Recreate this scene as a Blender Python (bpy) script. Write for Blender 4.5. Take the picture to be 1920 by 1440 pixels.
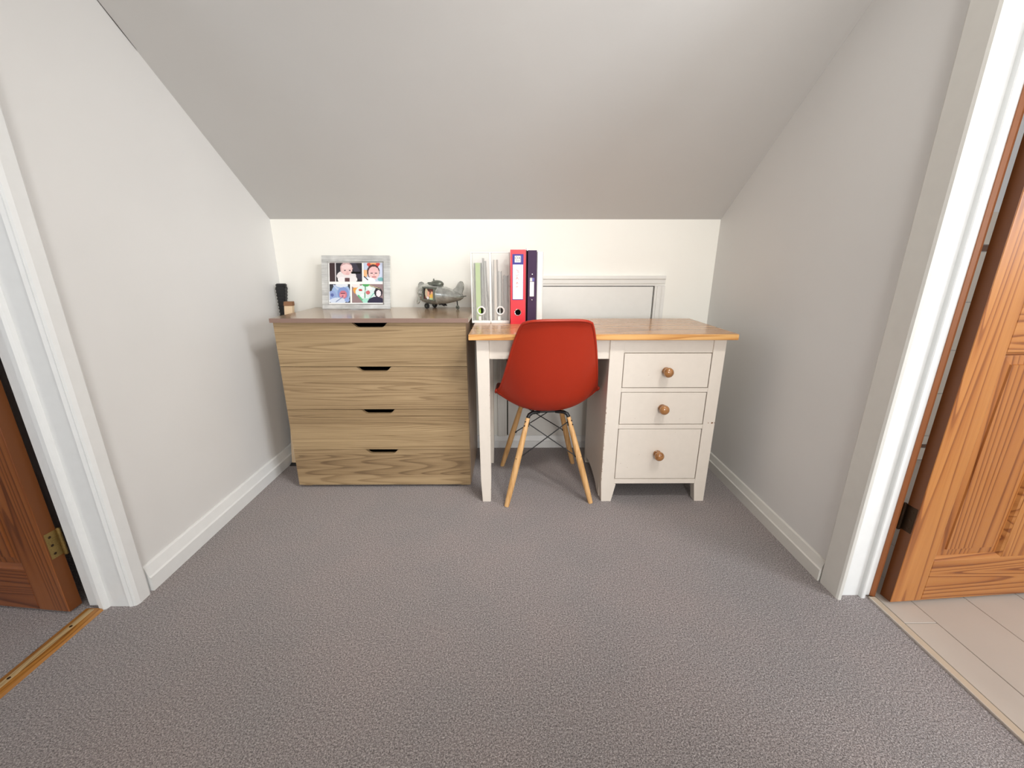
import bpy, bmesh, math, random
from mathutils import Vector, Matrix
random.seed(7)
for o in list(bpy.data.objects): bpy.data.objects.remove(o, do_unlink=True)
S = bpy.context.scene
COL = S.collection
R = math.radians

# ------------------------------------------------------------------ camera
F = 774.0
cam_d = bpy.data.cameras.new('camera'); cam = bpy.data.objects.new('camera', cam_d); COL.objects.link(cam)
cam_d.sensor_fit = 'HORIZONTAL'; cam_d.sensor_width = 36.0; cam_d.lens = 36.0*F/1920.0
cam_d.clip_start = 0.02
cam.location = (0, 0, 1.024)
cam.rotation_euler = (R(90-16.55), 0, R(-0.355))
S.camera = cam

# ------------------------------------------------------------------ world, exposure, large lights
S.view_settings.view_transform = 'Standard'; S.view_settings.look = 'None'
S.view_settings.gamma = 1.0; S.view_settings.use_curve_mapping = False
S.view_settings.exposure = 0.18
W = bpy.data.worlds.new('world'); S.world = W; W.use_nodes = True
W.node_tree.nodes['Background'].inputs[0].default_value = (0.75, 0.85, 1.0, 1)
W.node_tree.nodes['Background'].inputs[1].default_value = 1.0
def area(name, loc, target, w, h, power, col):
    d = bpy.data.lights.new(name, 'AREA'); d.shape = 'RECTANGLE'; d.size = w; d.size_y = h
    d.energy = power; d.color = col
    o = bpy.data.objects.new(name, d); COL.objects.link(o); o.location = loc
    o.rotation_euler = (Vector(target)-Vector(loc)).to_track_quat('-Z', 'Y').to_euler()
    return o
# daylight standing in the window openings of the rooms around the landing
area('bathroom_window_light', (2.43, -0.37, 1.50), (-3.0, -0.37, 1.50), 0.92, 0.92, 38, (0.90, 0.95, 1.0))
area('hall_window_light', (0.50, -1.97, 1.28), (0.50, 3.0, 1.28), 0.80, 0.96, 38, (1.0, 0.985, 0.955))
area('bedroom_window_light', (-2.45, -1.17, 1.55), (-2.45, 3.0, 1.55), 0.96, 0.96, 9, (0.88, 0.94, 1.0))

# ------------------------------------------------------------------ helpers
def lin(c):
    return tuple(((v/255)/12.92 if v/255 <= .04045 else ((v/255+.055)/1.055)**2.4) for v in c)
def tag(o, label=None, cat=None, group=None, kind=None):
    if label: o['label'] = label
    if cat: o['category'] = cat
    if group: o['group'] = group
    if kind: o['kind'] = kind
    return o
def empty(name, loc, label=None, cat=None, group=None, kind=None, rz=0.0):
    o = bpy.data.objects.new(name, None); COL.objects.link(o); o.location = loc; o.rotation_euler = (0, 0, rz)
    o.empty_display_size = 0.05
    return tag(o, label, cat, group, kind)
class MB:
    """collects shapes, then build() links them as ONE mesh object"""
    def __init__(s): s.bm = bmesh.new()
    def box(s, x0, x1, y0, y1, z0, z1, bev=0.0, seg=1, M=None):
        r = bmesh.ops.create_cube(s.bm, size=1.0)
        vs = r['verts']
        for v in vs:
            v.co = Vector(((x0+x1)/2+v.co.x*(x1-x0), (y0+y1)/2+v.co.y*(y1-y0), (z0+z1)/2+v.co.z*(z1-z0)))
            if M is not None: v.co = M @ v.co
        if bev > 0:
            es = list({e for v in vs for e in v.link_edges})
            bmesh.ops.bevel(s.bm, geom=es, offset=bev, segments=seg, profile=0.6, affect='EDGES')
        return s
    def prism(s, pts, axis, a, b, M=None):
        """pts: 2-D outline; axis: extrusion axis ('x': pts=(y,z); 'y': pts=(x,z); 'z': pts=(x,y))"""
        def mk(p, t):
            if axis == 'x': c = Vector((t, p[0], p[1]))
            elif axis == 'y': c = Vector((p[0], t, p[1]))
            else: c = Vector((p[0], p[1], t))
            return M @ c if M is not None else c
        A = [s.bm.verts.new(mk(p, a)) for p in pts]; B = [s.bm.verts.new(mk(p, b)) for p in pts]
        n = len(pts); fs = []
        fs.append(s.bm.faces.new(A)); fs.append(s.bm.faces.new(list(reversed(B))))
        for i in range(n): fs.append(s.bm.faces.new((A[i], B[i], B[(i+1) % n], A[(i+1) % n])))
        bmesh.ops.recalc_face_normals(s.bm, faces=fs)
        return s
    def lathe(s, prof, n=24, M=None):
        """prof: (radius, height along local z)"""
        M = M or Matrix()
        rings = []
        for r, h in prof:
            rings.append([s.bm.verts.new(M @ Vector((max(r, 1e-5)*math.cos(2*math.pi*i/n), max(r, 1e-5)*math.sin(2*math.pi*i/n), h))) for i in range(n)])
        fs = []
        for a, b in zip(rings, rings[1:]):
            for i in range(n): fs.append(s.bm.faces.new((a[i], a[(i+1) % n], b[(i+1) % n], b[i])))
        fs.append(s.bm.faces.new(list(reversed(rings[0])))); fs.append(s.bm.faces.new(rings[-1]))
        bmesh.ops.recalc_face_normals(s.bm, faces=fs)
        return s
    def tube(s, pts, rad, n=10, closed=False):
        pts = [Vector(p) for p in pts]; m = len(pts)
        rads = rad if isinstance(rad, (list, tuple)) else [rad]*m
        rings = []; up = None
        for i, p in enumerate(pts):
            if closed: t = pts[(i+1) % m]-pts[i-1]
            else: t = pts[min(i+1, m-1)]-pts[max(i-1, 0)]
            t.normalize()
            if up is None:
                up = Vector((0, 0, 1)) if abs(t.z) < .9 else Vector((1, 0, 0))
            a = up - t*up.dot(t)
            if a.length < 1e-6: a = t.orthogonal()
            a.normalize(); up = a; b = t.cross(a)
            rings.append([s.bm.verts.new(p+(a*math.cos(2*math.pi*k/n)+b*math.sin(2*math.pi*k/n))*rads[i]) for k in range(n)])
        fs = []
        for i in range(m if closed else m-1):
            A = rings[i]; B = rings[(i+1) % m]
            for k in range(n): fs.append(s.bm.faces.new((A[k], A[(k+1) % n], B[(k+1) % n], B[k])))
        if not closed:
            fs.append(s.bm.faces.new(list(reversed(rings[0])))); fs.append(s.bm.faces.new(rings[-1]))
        bmesh.ops.recalc_face_normals(s.bm, faces=fs)
        return s
    def ball(s, c, r, sc=(1, 1, 1), M=None, seg=20):
        q = bmesh.ops.create_uvsphere(s.bm, u_segments=seg, v_segments=seg//2, radius=1.0)
        for v in q['verts']:
            p = Vector((v.co.x*r*sc[0], v.co.y*r*sc[1], v.co.z*r*sc[2]))
            if M is not None: p = M @ p
            v.co = p+Vector(c)
        return s
    def build(s, name, mat, parent=None, local=False, smooth=None):
        """world coordinates are shifted to the root's origin unless local"""
        me = bpy.data.meshes.new(name)
        if parent is not None and not local:
            r = parent
            while r.parent: r = r.parent
            off = Vector(r.location)
            for v in s.bm.verts: v.co -= off
        s.bm.to_mesh(me); s.bm.free()
        o = bpy.data.objects.new(name, me); COL.objects.link(o)
        if mat is not None: me.materials.append(mat)
        if smooth:
            for p in me.polygons: p.use_smooth = True
            try: me.set_sharp_from_angle(angle=R(smooth))
            except Exception: pass
        if parent is not None: o.parent = parent
        return o
def struct(name, mb, mat, parent=None, label=None):
    o = mb.build(name, mat, parent)
    if parent is None: o['kind'] = 'structure'
    if label: o['label'] = label
    return o
def text_bm(mb, txt, size, M, depth=0.0003):
    c = bpy.data.curves.new('t', 'FONT'); c.body = txt; c.size = size; c.extrude = depth
    c.align_x = 'CENTER'; c.align_y = 'CENTER'
    o = bpy.data.objects.new('t', c); COL.objects.link(o)
    dg = bpy.context.evaluated_depsgraph_get(); me = bpy.data.meshes.new_from_object(o.evaluated_get(dg))
    me.transform(M); mb.bm.from_mesh(me)
    bpy.data.objects.remove(o, do_unlink=True); bpy.data.meshes.remove(me)

# ------------------------------------------------------------------ materials
def nt(name):
    m = bpy.data.materials.new(name); m.use_nodes = True
    n = m.node_tree; return m, n, n.nodes['Principled BSDF']
def node(n, t, **k):
    x = n.nodes.new(t)
    for a, b in k.items(): setattr(x, a, b)
    return x
def math_(n, op, a, b=None):
    x = node(n, 'ShaderNodeMath', operation=op)
    for i, v in enumerate((a, b)):
        if v is None: continue
        if isinstance(v, (int, float)): x.inputs[i].default_value = v
        else: n.links.new(v, x.inputs[i])
    return x.outputs[0]
def noise(n, vec, scale, detail=2.0, rough=0.5, dist=0.0):
    x = node(n, 'ShaderNodeTexNoise'); x.inputs['Scale'].default_value = scale
    x.inputs['Detail'].default_value = detail; x.inputs['Roughness'].default_value = rough
    x.inputs['Distortion'].default_value = dist
    if vec is not None: n.links.new(vec, x.inputs['Vector'])
    return x.outputs['Fac']
def ramp(n, fac, stops):
    x = node(n, 'ShaderNodeValToRGB'); e = x.color_ramp.elements
    e[0].position, e[0].color = stops[0][0], (*stops[0][1], 1)
    e[1].position, e[1].color = stops[-1][0], (*stops[-1][1], 1)
    for p, c in stops[1:-1]:
        q = e.new(p); q.color = (*c, 1)
    n.links.new(fac, x.inputs[0]); return x.outputs[0]
def bump(n, b, h, strength, dist):
    x = node(n, 'ShaderNodeBump'); x.inputs['Strength'].default_value = strength; x.inputs['Distance'].default_value = dist
    n.links.new(h, x.inputs['Height']); n.links.new(x.outputs[0], b.inputs['Normal'])
def coord(n): return node(n, 'ShaderNodeTexCoord').outputs['Object']
def mapping(n, v, sc, loc=(0, 0, 0)):
    x = node(n, 'ShaderNodeMapping'); x.inputs['Scale'].default_value = sc; x.inputs['Location'].default_value = loc
    n.links.new(v, x.inputs['Vector']); return x.outputs[0]
def mix(n, f, a, b, mode='MIX'):
    x = node(n, 'ShaderNodeMix', data_type='RGBA', blend_type=mode)
    if isinstance(f, (int, float)): x.inputs[0].default_value = f
    else: n.links.new(f, x.inputs[0])
    for i, v in ((6, a), (7, b)):
        if isinstance(v, tuple): x.inputs[i].default_value = (*v, 1)
        else: n.links.new(v, x.inputs[i])
    return x.outputs[2]

def plain(name, rgb, rough=.5, metal=0.0, spec=None, coat=0.0, bmp=0.0, bscale=60):
    m, n, b = nt(name); b.inputs['Base Color'].default_value = (*lin(rgb), 1)
    b.inputs['Roughness'].default_value = rough; b.inputs['Metallic'].default_value = metal
    if coat: b.inputs['Coat Weight'].default_value = coat; b.inputs['Coat Roughness'].default_value = .15
    c = coord(n)
    k = noise(n, c, bscale, 3)
    col = ramp(n, k, [(.3, tuple(v*.985 for v in lin(rgb))), (.7, tuple(min(1, v*1.012) for v in lin(rgb)))])
    n.links.new(col, b.inputs['Base Color'])
    if bmp: bump(n, b, k, bmp, .002)
    return m
def wallpaint(name, rgb, rough=.55, mottled=.02):
    m, n, b = nt(name); c = coord(n)
    big = noise(n, c, 2.2, 3); fine = noise(n, c, 150, 4, .6); med = noise(n, c, 14, 3, .55)
    base = lin(rgb)
    col = ramp(n, big, [(.3, tuple(v*(1-mottled) for v in base)), (.7, tuple(min(1, v*(1+mottled)) for v in base))])
    n.links.new(col, b.inputs['Base Color']); b.inputs['Roughness'].default_value = rough
    h = math_(n, 'ADD', math_(n, 'MULTIPLY', fine, .10), math_(n, 'MULTIPLY', med, 1.0))
    bump(n, b, h, .10, .006)
    return m
def wood(name, dark, mid, light, grain='x', freq=38, stretch=.09, fine=.35, rough=.45, strip=0.0, stripvar=.5, coat=0.0, seed=0, low=6.0, spec=.5):
    """growth-ring contours of a stretched noise, plus fibres; strips shift the pattern board by board"""
    m, n, b = nt(name); c = coord(n)
    sep = node(n, 'ShaderNodeSeparateXYZ'); n.links.new(c, sep.inputs[0])
    o = {a: sep.outputs[i] for i, a in enumerate('xyz')}
    perp = {'x': ('z', 'y'), 'y': ('x', 'z'), 'z': ('x', 'y')}[grain]
    comb = node(n, 'ShaderNodeCombineXYZ')
    n.links.new(o[grain], comb.inputs[0]); n.links.new(o[perp[0]], comb.inputs[1]); n.links.new(o[perp[1]], comb.inputs[2])
    v = comb.outputs[0]; wn = None
    if strip:
        warp = math_(n, 'ADD', math_(n, 'MULTIPLY', o[perp[0]], 1.0/strip), math_(n, 'MULTIPLY', o[perp[1]], .37/strip if grain != 'x' else 0.0))
        fl = math_(n, 'FLOOR', math_(n, 'ADD', warp, .37+seed))
        w = node(n, 'ShaderNodeTexWhiteNoise', noise_dimensions='1D'); n.links.new(fl, w.inputs['W']); wn = w.outputs['Value']
        off = node(n, 'ShaderNodeCombineXYZ')
        n.links.new(math_(n, 'MULTIPLY', wn, 7.3), off.inputs[0]); n.links.new(math_(n, 'MULTIPLY', wn, 3.1), off.inputs[2])
        ad = node(n, 'ShaderNodeVectorMath', operation='ADD'); n.links.new(v, ad.inputs[0]); n.links.new(off.outputs[0], ad.inputs[1]); v = ad.outputs[0]
    big = noise(n, mapping(n, v, (stretch*low, low, low*.5), (seed*1.7, seed*.9, seed*.3)), 1.0, 2.0, .45, .25)
    saw = math_(n, 'FRACT', math_(n, 'MULTIPLY', big, freq*.55))
    rs = node(n, 'ShaderNodeFloatCurve'); cv = rs.mapping.curves[0]
    cv.points[0].location = (0, .45); cv.points[1].location = (1, .45)
    for p_ in ((.12, .95), (.45, .85), (.78, .35), (.90, .0)): cv.points.new(*p_)
    rs.mapping.update(); n.links.new(saw, rs.inputs['Value']); rings = rs.outputs[0]
    fib = noise(n, mapping(n, v, (6, 260, 260)), 1.0, 3, .6)
    fib2 = noise(n, mapping(n, v, (1.2, 45, 45)), 1.0, 2, .5)
    t = math_(n, 'ADD', math_(n, 'MULTIPLY', rings, (1-fine)*.62), math_(n, 'ADD', math_(n, 'MULTIPLY', fib, fine*.9), math_(n, 'MULTIPLY', fib2, .34)))
    if wn is not None: t = math_(n, 'ADD', t, math_(n, 'MULTIPLY', math_(n, 'SUBTRACT', wn, .5), stripvar))
    col = ramp(n, t, [(.15, lin(dark)), (.5, lin(mid)), (.85, lin(light))])
    n.links.new(col, b.inputs['Base Color']); b.inputs['Roughness'].default_value = rough
    b.inputs['Specular IOR Level'].default_value = spec
    if coat: b.inputs['Coat Weight'].default_value = coat; b.inputs['Coat Roughness'].default_value = .12
    bump(n, b, fib, .12, .0008)
    return m
def carpet():
    m, n, b = nt('grey_carpet'); c = coord(n)
    v = node(n, 'ShaderNodeTexVoronoi'); v.inputs['Scale'].default_value = 330; n.links.new(c, v.inputs['Vector'])
    f = noise(n, c, 420, 2, .7); g = noise(n, c, 3.0, 3, .55); h = noise(n, c, 230, 2, .6)
    t = math_(n, 'ADD', math_(n, 'MULTIPLY', f, .55), math_(n, 'MULTIPLY', h, .45))
    col = ramp(n, t, [(.36, lin((96, 90, 89))), (.5, lin((160, 151, 149))), (.64, lin((218, 209, 206)))])
    tint = ramp(n, g, [(.35, (.90, .92, .93)), (.65, (1.0, .975, .97))])
    n.links.new(mix(n, 1.0, col, tint, 'MULTIPLY'), b.inputs['Base Color'])
    b.inputs['Roughness'].default_value = 1.0; b.inputs['Specular IOR Level'].default_value = .05
    b.inputs['Sheen Weight'].default_value = .15
    bump(n, b, math_(n, 'ADD', math_(n, 'MULTIPLY', v.outputs['Distance'], -.6), f), .7, .006)
    return m
def mesh_metal():
    m, n, b = nt('white_wire_mesh'); c = coord(n)
    sep = node(n, 'ShaderNodeSeparateXYZ'); n.links.new(c, sep.inputs[0])
    u = math_(n, 'ADD', sep.outputs[0], sep.outputs[1]); k = 2*math.pi/.0042
    a = math_(n, 'SINE', math_(n, 'MULTIPLY', math_(n, 'ADD', u, sep.outputs[2]), k*.6))
    d = math_(n, 'SINE', math_(n, 'MULTIPLY', math_(n, 'SUBTRACT', u, sep.outputs[2]), k*.6))
    hole = math_(n, 'GREATER_THAN', math_(n, 'MINIMUM', math_(n, 'ABSOLUTE', a), math_(n, 'ABSOLUTE', d)), .30)
    b.inputs['Base Color'].default_value = (*lin((236, 236, 232)), 1); b.inputs['Roughness'].default_value = .4
    tr = node(n, 'ShaderNodeBsdfTransparent'); mx = node(n, 'ShaderNodeMixShader')
    n.links.new(hole, mx.inputs[0]); n.links.new(b.outputs[0], mx.inputs[1]); n.links.new(tr.outputs[0], mx.inputs[2])
    n.links.new(mx.outputs[0], n.nodes['Material Output'].inputs[0])
    return m
def brushed(name, rgb, rough=.3, scale=(4, 90, 90), lo=.6, met=.8):
    m, n, b = nt(name); c = coord(n)
    k = noise(n, mapping(n, c, scale), 3.0, 4, .6); g = noise(n, c, 22, 3)
    base = lin(rgb)
    col = ramp(n, math_(n, 'ADD', math_(n, 'MULTIPLY', k, .6), math_(n, 'MULTIPLY', g, .4)), [(.35, tuple(v*lo for v in base)), (.65, base)])
    n.links.new(col, b.inputs['Base Color']); b.inputs['Metallic'].default_value = met; b.inputs['Roughness'].default_value = rough
    bump(n, b, k, .15, .001)
    return m
def vcol(name, rough=.35):
    m, n, b = nt(name); a = node(n, 'ShaderNodeAttribute'); a.attribute_name = 'Col'
    n.links.new(a.outputs['Color'], b.inputs['Base Color']); b.inputs['Roughness'].default_value = rough
    return m

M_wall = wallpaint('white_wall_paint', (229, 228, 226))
M_back = wallpaint('back_wall_paint_lit', (248, 246, 238), mottled=.008)  # side wall paint, lightened to put the brighter light into the colour
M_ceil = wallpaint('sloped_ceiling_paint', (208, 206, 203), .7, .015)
M_trim = plain('white_gloss_trim', (236, 237, 236), .28, bmp=.05, bscale=30)
M_hatch = plain('hatch_white_paint', (232, 231, 226), .35, bmp=.05, bscale=25)
M_casing_r = plain('cream_trim_paint', (224, 222, 216), .35, bmp=.05, bscale=30)
M_carpet = carpet()
M_plank = wallpaint('pale_vinyl_plank', (196, 184, 172), .42, .07)
M_tile = plain('cream_wall_tile', (226, 216, 202), .18)
M_tileb = plain('brown_border_tile', (120, 92, 78), .25)
M_grout = plain('grout', (160, 148, 136), .9)
M_chest = wood('oak_effect_veneer', (112, 90, 64), (152, 127, 93), (184, 158, 120), 'x', 64, .035, .55, .42, strip=.087, stripvar=.22, low=8)
M_chest2 = wood('oak_effect_veneer_variant', (110, 88, 64), (149, 124, 91), (180, 154, 117), 'x', 66, .04, .55, .42, strip=.104, stripvar=.24, seed=3, low=8)
M_chtop = wood('oak_effect_top', (104, 84, 68), (150, 124, 98), (186, 158, 128), 'x', 40, .04, .5, .2, low=9, coat=.3)
M_chedge = plain('mauve_brown_edging', (142, 116, 104), .5, bscale=200)
M_chside = wood('oak_effect_side', (112, 92, 76), (142, 120, 98), (166, 142, 116), 'z', 16, .08, .5, .35, low=12)
M_desk = wood('golden_pine_top', (140, 90, 48), (182, 130, 80), (206, 156, 104), 'x', 40, .05, .45, .25, strip=.11, stripvar=.12, coat=.35, seed=2, low=7)
M_deskedge = wood('golden_pine_edge', (176, 112, 52), (216, 158, 90), (238, 190, 124), 'x', 34, .03, .35, .35, seed=4, low=16)
M_cream = plain('cream_furniture_paint', (231, 221, 209), .42, bmp=.08, bscale=45)
M_recess_shade = plain('recess_shade', (46, 38, 34), .8)  # near-black shade painted into gaps, the crack and the pedestal inside
M_chip = plain('bare_wood_chip', (140, 100, 70), .7)
M_knob = wood('knob_wood', (138, 90, 48), (160, 108, 60), (176, 124, 74), 'y', 8, .5, .3, .2, coat=.6, low=30)
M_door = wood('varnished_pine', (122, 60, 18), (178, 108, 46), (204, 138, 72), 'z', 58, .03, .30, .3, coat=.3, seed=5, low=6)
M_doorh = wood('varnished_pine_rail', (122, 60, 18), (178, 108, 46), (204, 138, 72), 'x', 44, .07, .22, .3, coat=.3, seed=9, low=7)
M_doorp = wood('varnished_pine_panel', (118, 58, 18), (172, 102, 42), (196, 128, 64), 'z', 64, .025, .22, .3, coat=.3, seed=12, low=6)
M_doore = plain('pine_edge_shade', (112, 62, 24), .45, bscale=90)  # darkened pine; shade on the hinge edge is put into the colour
M_ldoor = wood('shaded_varnished_pine', (78, 36, 12), (128, 70, 30), (152, 90, 44), 'z', 44, .04, .28, .3, coat=.3, seed=15, low=6)  # same pine as the right door, dim light painted in as darker colour
M_ldoorh = wood('shaded_varnished_pine_rail', (74, 32, 10), (122, 64, 28), (146, 84, 42), 'x', 40, .06, .28, .3, coat=.3, seed=19, low=7)  # rails of that same pine, darkened to paint in the dim light
M_strip = plain('red_brown_stained_edge', (158, 96, 56), .35, bscale=60)
M_brass = brushed('worn_brass', (176, 148, 90), .4)
M_bronze = plain('dark_bronze', (62, 46, 32), .4, .8)
M_thr = wood('varnished_threshold', (104, 62, 20), (150, 96, 38), (178, 124, 58), 'y', 20, .08, .3, .3, coat=.3, low=20)
M_thrl = wood('worn_threshold', (150, 122, 80), (178, 150, 106), (198, 172, 130), 'y', 20, .08, .3, .4, low=20)
M_alu = plain('pale_metal_strip', (214, 206, 196), .3, .6)
M_plate = plain('beige_cover_plate', (196, 178, 156), .4)
M_postc = plain('pale_cream_wood', (226, 200, 166), .5)
M_red = plain('red_polypropylene', (168, 42, 14), .42, bscale=300)
M_beech = wood('beech_dowel', (178, 128, 76), (210, 162, 104), (228, 184, 130), 'z', 10, .08, .5, .4, low=30)
M_black = plain('black_metal', (22, 22, 23), .4)
M_rubber = plain('black_rubber', (26, 26, 27), .55, bmp=.3, bscale=200)
M_mesh = mesh_metal()
M_whitem = plain('white_coated_metal', (240, 240, 237), .35)
M_binred = plain('red_board', (222, 44, 58), .38)
M_binpur = plain('purple_board', (56, 26, 66), .6)
M_bindark = plain('dark_board_edge', (60, 8, 20), .6)
M_white = plain('white_paper', (246, 245, 242), .7)
M_whitep = plain('white_plastic', (232, 231, 228), .3)
M_navy = plain('navy_label', (36, 22, 132), .4)
M_lilac = plain('lilac_blue_label', (94, 86, 158), .4)
M_ink = plain('dark_ink', (60, 62, 70), .6)
M_pink = plain('faint_pink_ink', (226, 140, 146), .6)
M_green = plain('lime_green_folder', (160, 196, 84), .5)
M_grey = plain('grey_booklet', (104, 104, 106), .5)
M_gp = plain('light_grey_paper', (176, 177, 172), .6)
M_beige = plain('beige_papers', (216, 204, 188), .7)
M_silver = brushed('brushed_silver', (244, 245, 243), .3, (2.5, 2.5, 40), .6, .6)
M_pewter = brushed('pewter', (204, 205, 199), .22, (10, 10, 10), .5, .55)
M_dpewter = brushed('dark_pewter', (128, 132, 122), .4, (10, 10, 10), .5, .55)
M_photo = vcol('printed_photo')
M_chrome = plain('chrome', (225, 225, 225), .12, 1.0)
M_dark = plain('black_and_hole_shade', (12, 12, 12), .9)  # for real black parts and for shade painted into holes, joints, drawers
M_glass, _n, _b = nt('window_glass')
_b.inputs['Base Color'].default_value = (.95, .97, 1, 1); _b.inputs['Roughness'].default_value = .02; _b.inputs['Transmission Weight'].default_value = 1.0

# ------------------------------------------------------------------ setting
XL, XR, YB, YF = -1.175, 1.045, 2.18, -2.0
H = 2.30
slope = [(2.18, 1.2225), (1.44, 1.744)]
sy, sz = slope[-1]; ys = sy-(H-sz)/.705; slope.append((ys, H))
def zs(y):
    if y <= ys: return H
    for (a, za), (b, zb) in zip(slope, slope[1:]):
        if b <= y <= a: return zb+(za-zb)*(y-b)/(a-b)
    return slope[0][1]
TL, TR = 0.13, 0.11      # wall thicknesses left, right
DL0, DL1, DR0, DR1, DH = 0.27, 1.04, 0.30, 1.067, 1.92   # door openings

struct('floor', MB().box(XL-TL+.005, 1.137, YF, YB+.02, -.06, 0), M_carpet)
struct('floor_carpet_bedroom', MB().box(-3.3, XL-TL+.005, -1.25, 1.40, -.06, 0), M_carpet)
fb = struct('floor_bathroom', MB().box(1.137, 2.55, -1.05, 2.1, -.06, -.004), M_grout)
rows = [(1.165, 1.262, [.96, .12]), (1.262, 1.443, [.62, -.3, 1.5]), (1.443, 1.624, [1.3, .35, -.6]), (1.624, 1.805, [.8, -.1, 1.7]),
        (1.805, 1.986, [1.45, .5, -.5]), (1.986, 2.167, [.9, 0.0]), (2.167, 2.348, [1.4, .3]), (2.348, 2.449, [.7])]
for x0, x1, js in rows:
    ys_ = sorted([-1.0, 2.0]+js)
    for a, b in zip(ys_, ys_[1:]):
        struct('plank', MB().box(x0+.0008, x1-.0008, a+.0008, b-.0008, -.004, 0.0+random.uniform(-.0004, .0004), .0008), M_plank, fb)
# knee wall at the back
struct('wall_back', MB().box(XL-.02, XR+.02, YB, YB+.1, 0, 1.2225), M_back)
# sloping ceiling + flat ceiling in one skin
pts = [(y, z) for y, z in slope]+[(YF, H)]
up = [(YF, H+.1), (ys-.03, H+.1), (sy-.06, sz+.09), (1.66, 1.65), (2.26, 1.26), (2.28, 1.2225)]
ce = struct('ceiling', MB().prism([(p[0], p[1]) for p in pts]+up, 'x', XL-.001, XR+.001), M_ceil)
MBc = MB(); MBc.tube([(XL+.0015, y, zs(y)-.001) for y in (1.555, 1.50, 1.45, 1.40, 1.32)], [.0003, .0009, .0006, .0009, .0005], 6)
o = MBc.build('crack', M_recess_shade, ce); o['label'] = 'thin dark crack where the slope meets the left wall'
def side_wall(name, x0, x1, y0, y1):
    mb = MB()
    pr = [(y1, 0), (YB, 0)]+[(y, z) for y, z in slope]
    pr = pr[:2]+[(y, zs(y)) for y, z in slope if y > y1]+[(y1, zs(y1))]
    mb.prism(pr, 'x', x0, x1)
    D2 = DH+.012; mb.prism([(y0, D2), (y1, D2), (y1, zs(y1)), (ys, H), (y0, H)] if ys > y0 else [(y0, D2), (y1, D2), (y1, zs(y1)), (y0, zs(y0))], 'x', x0, x1)
    mb.box(x0, x1, YF, y0, 0, H)
    return struct(name, mb, M_wall)
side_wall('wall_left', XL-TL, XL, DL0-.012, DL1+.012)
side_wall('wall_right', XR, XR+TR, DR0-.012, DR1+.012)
# wall behind the camera, with the landing window opening
def window_wall(name, x0, x1, y0, y1, wx0, wx1, wz0, wz1, wname):
    mb = MB(); mb.box(x0, wx0, y0, y1, 0, H); mb.box(wx1, x1, y0, y1, 0, H)
    mb.box(wx0, wx1, y0, y1, 0, wz0); mb.box(wx0, wx1, y0, y1, wz1, H)
    struct(name, mb, M_wall)
    w = empty(wname, ((wx0+wx1)/2, (y0+y1)/2, wz0), kind='structure')
    f = MB(); t = .045; ym = y0+.02
    f.box(wx0, wx1, ym, ym+.04, wz0, wz0+t); f.box(wx0, wx1, ym, ym+.04, wz1-t, wz1)
    f.box(wx0, wx0+t, ym, ym+.04, wz0, wz1); f.box(wx1-t, wx1, ym, ym+.04, wz0, wz1)
    f.build('window_frame', M_trim, w)
    MB().box(wx0+t, wx1-t, ym+.015, ym+.021, wz0+t, wz1-t).build('pane', M_glass, w)
window_wall('wall_front', XL-TL, XR+TR, YF-.12, YF, .08, .92, .78, 1.78, 'window_1')
# bedroom beyond the left door
struct('wall_bedroom_back', MB().box(-3.3, XL-TL, 1.26, 1.38, 0, H), M_wall)
struct('wall_bedroom_left', MB().box(-3.4, -3.3, -1.25, 1.38, 0, H), M_wall)
window_wall('wall_bedroom_front', -3.4, XL-TL, -1.30, -1.20, -2.95, -1.95, 1.05, 2.05, 'window_2')
struct('ceiling_bedroom', MB().box(-3.4, XL-TL, -1.30, 1.38, H, H+.08), M_ceil)
# bathroom beyond the right door
wb = struct('wall_bathroom_back', MB().box(XR+TR, 2.55, 2.005, 2.1, 0, H), M_wall)
mb = MB(); BX = 2.45
mb.box(BX, BX+.1, -1.1, -.85, 0, H); mb.box(BX, BX+.1, .11, 2.005, 0, H); mb.box(BX, BX+.1, -.85, .11, 0, 1.02); mb.box(BX, BX+.1, -.85, .11, 1.98, H)
struct('wall_bathroom_right', mb, M_wall)
struct('wall_bathroom_front', MB().box(XR+TR, BX+.1, -1.10, -1.0, 0, H), M_wall)
w3 = empty('window_3', (BX+.05, -.37, 1.02), kind='structure')
f = MB(); f.box(BX+.04, BX+.08, -.85, .11, 1.02, 1.065); f.box(BX+.04, BX+.08, -.85, .11, 1.935, 1.98); f.box(BX+.04, BX+.08, -.85, -.805, 1.065, 1.935); f.box(BX+.04, BX+.08, .065, .11, 1.065, 1.935)
f.build('window_frame', M_trim, w3)
MB().box(BX+.055, BX+.061, -.805, .065, 1.065, 1.935).build('pane', M_glass, w3)
struct('ceiling_bathroom', MB().box(XR+TR, 2.55, -1.1, 2.1, H, H+.08), M_ceil)
zr = [(.002, .070, M_tile), (.073, .090, M_tileb), (.14-.047, .14, M_tile), (.142, .374, M_tile), (.376, .60, M_tile), (.602, .835, M_tile), (.837, 1.067, M_tile), (1.069, 1.097, M_tileb), (1.099, 1.239, M_tile)]
for i in range(6):
    for a, b_, mm in zr:
        struct('tile', MB().box(1.17+i*.2, 1.368+i*.2, 1.998, 2.005, a, b_-.001, .0008), mm, wb)

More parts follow.
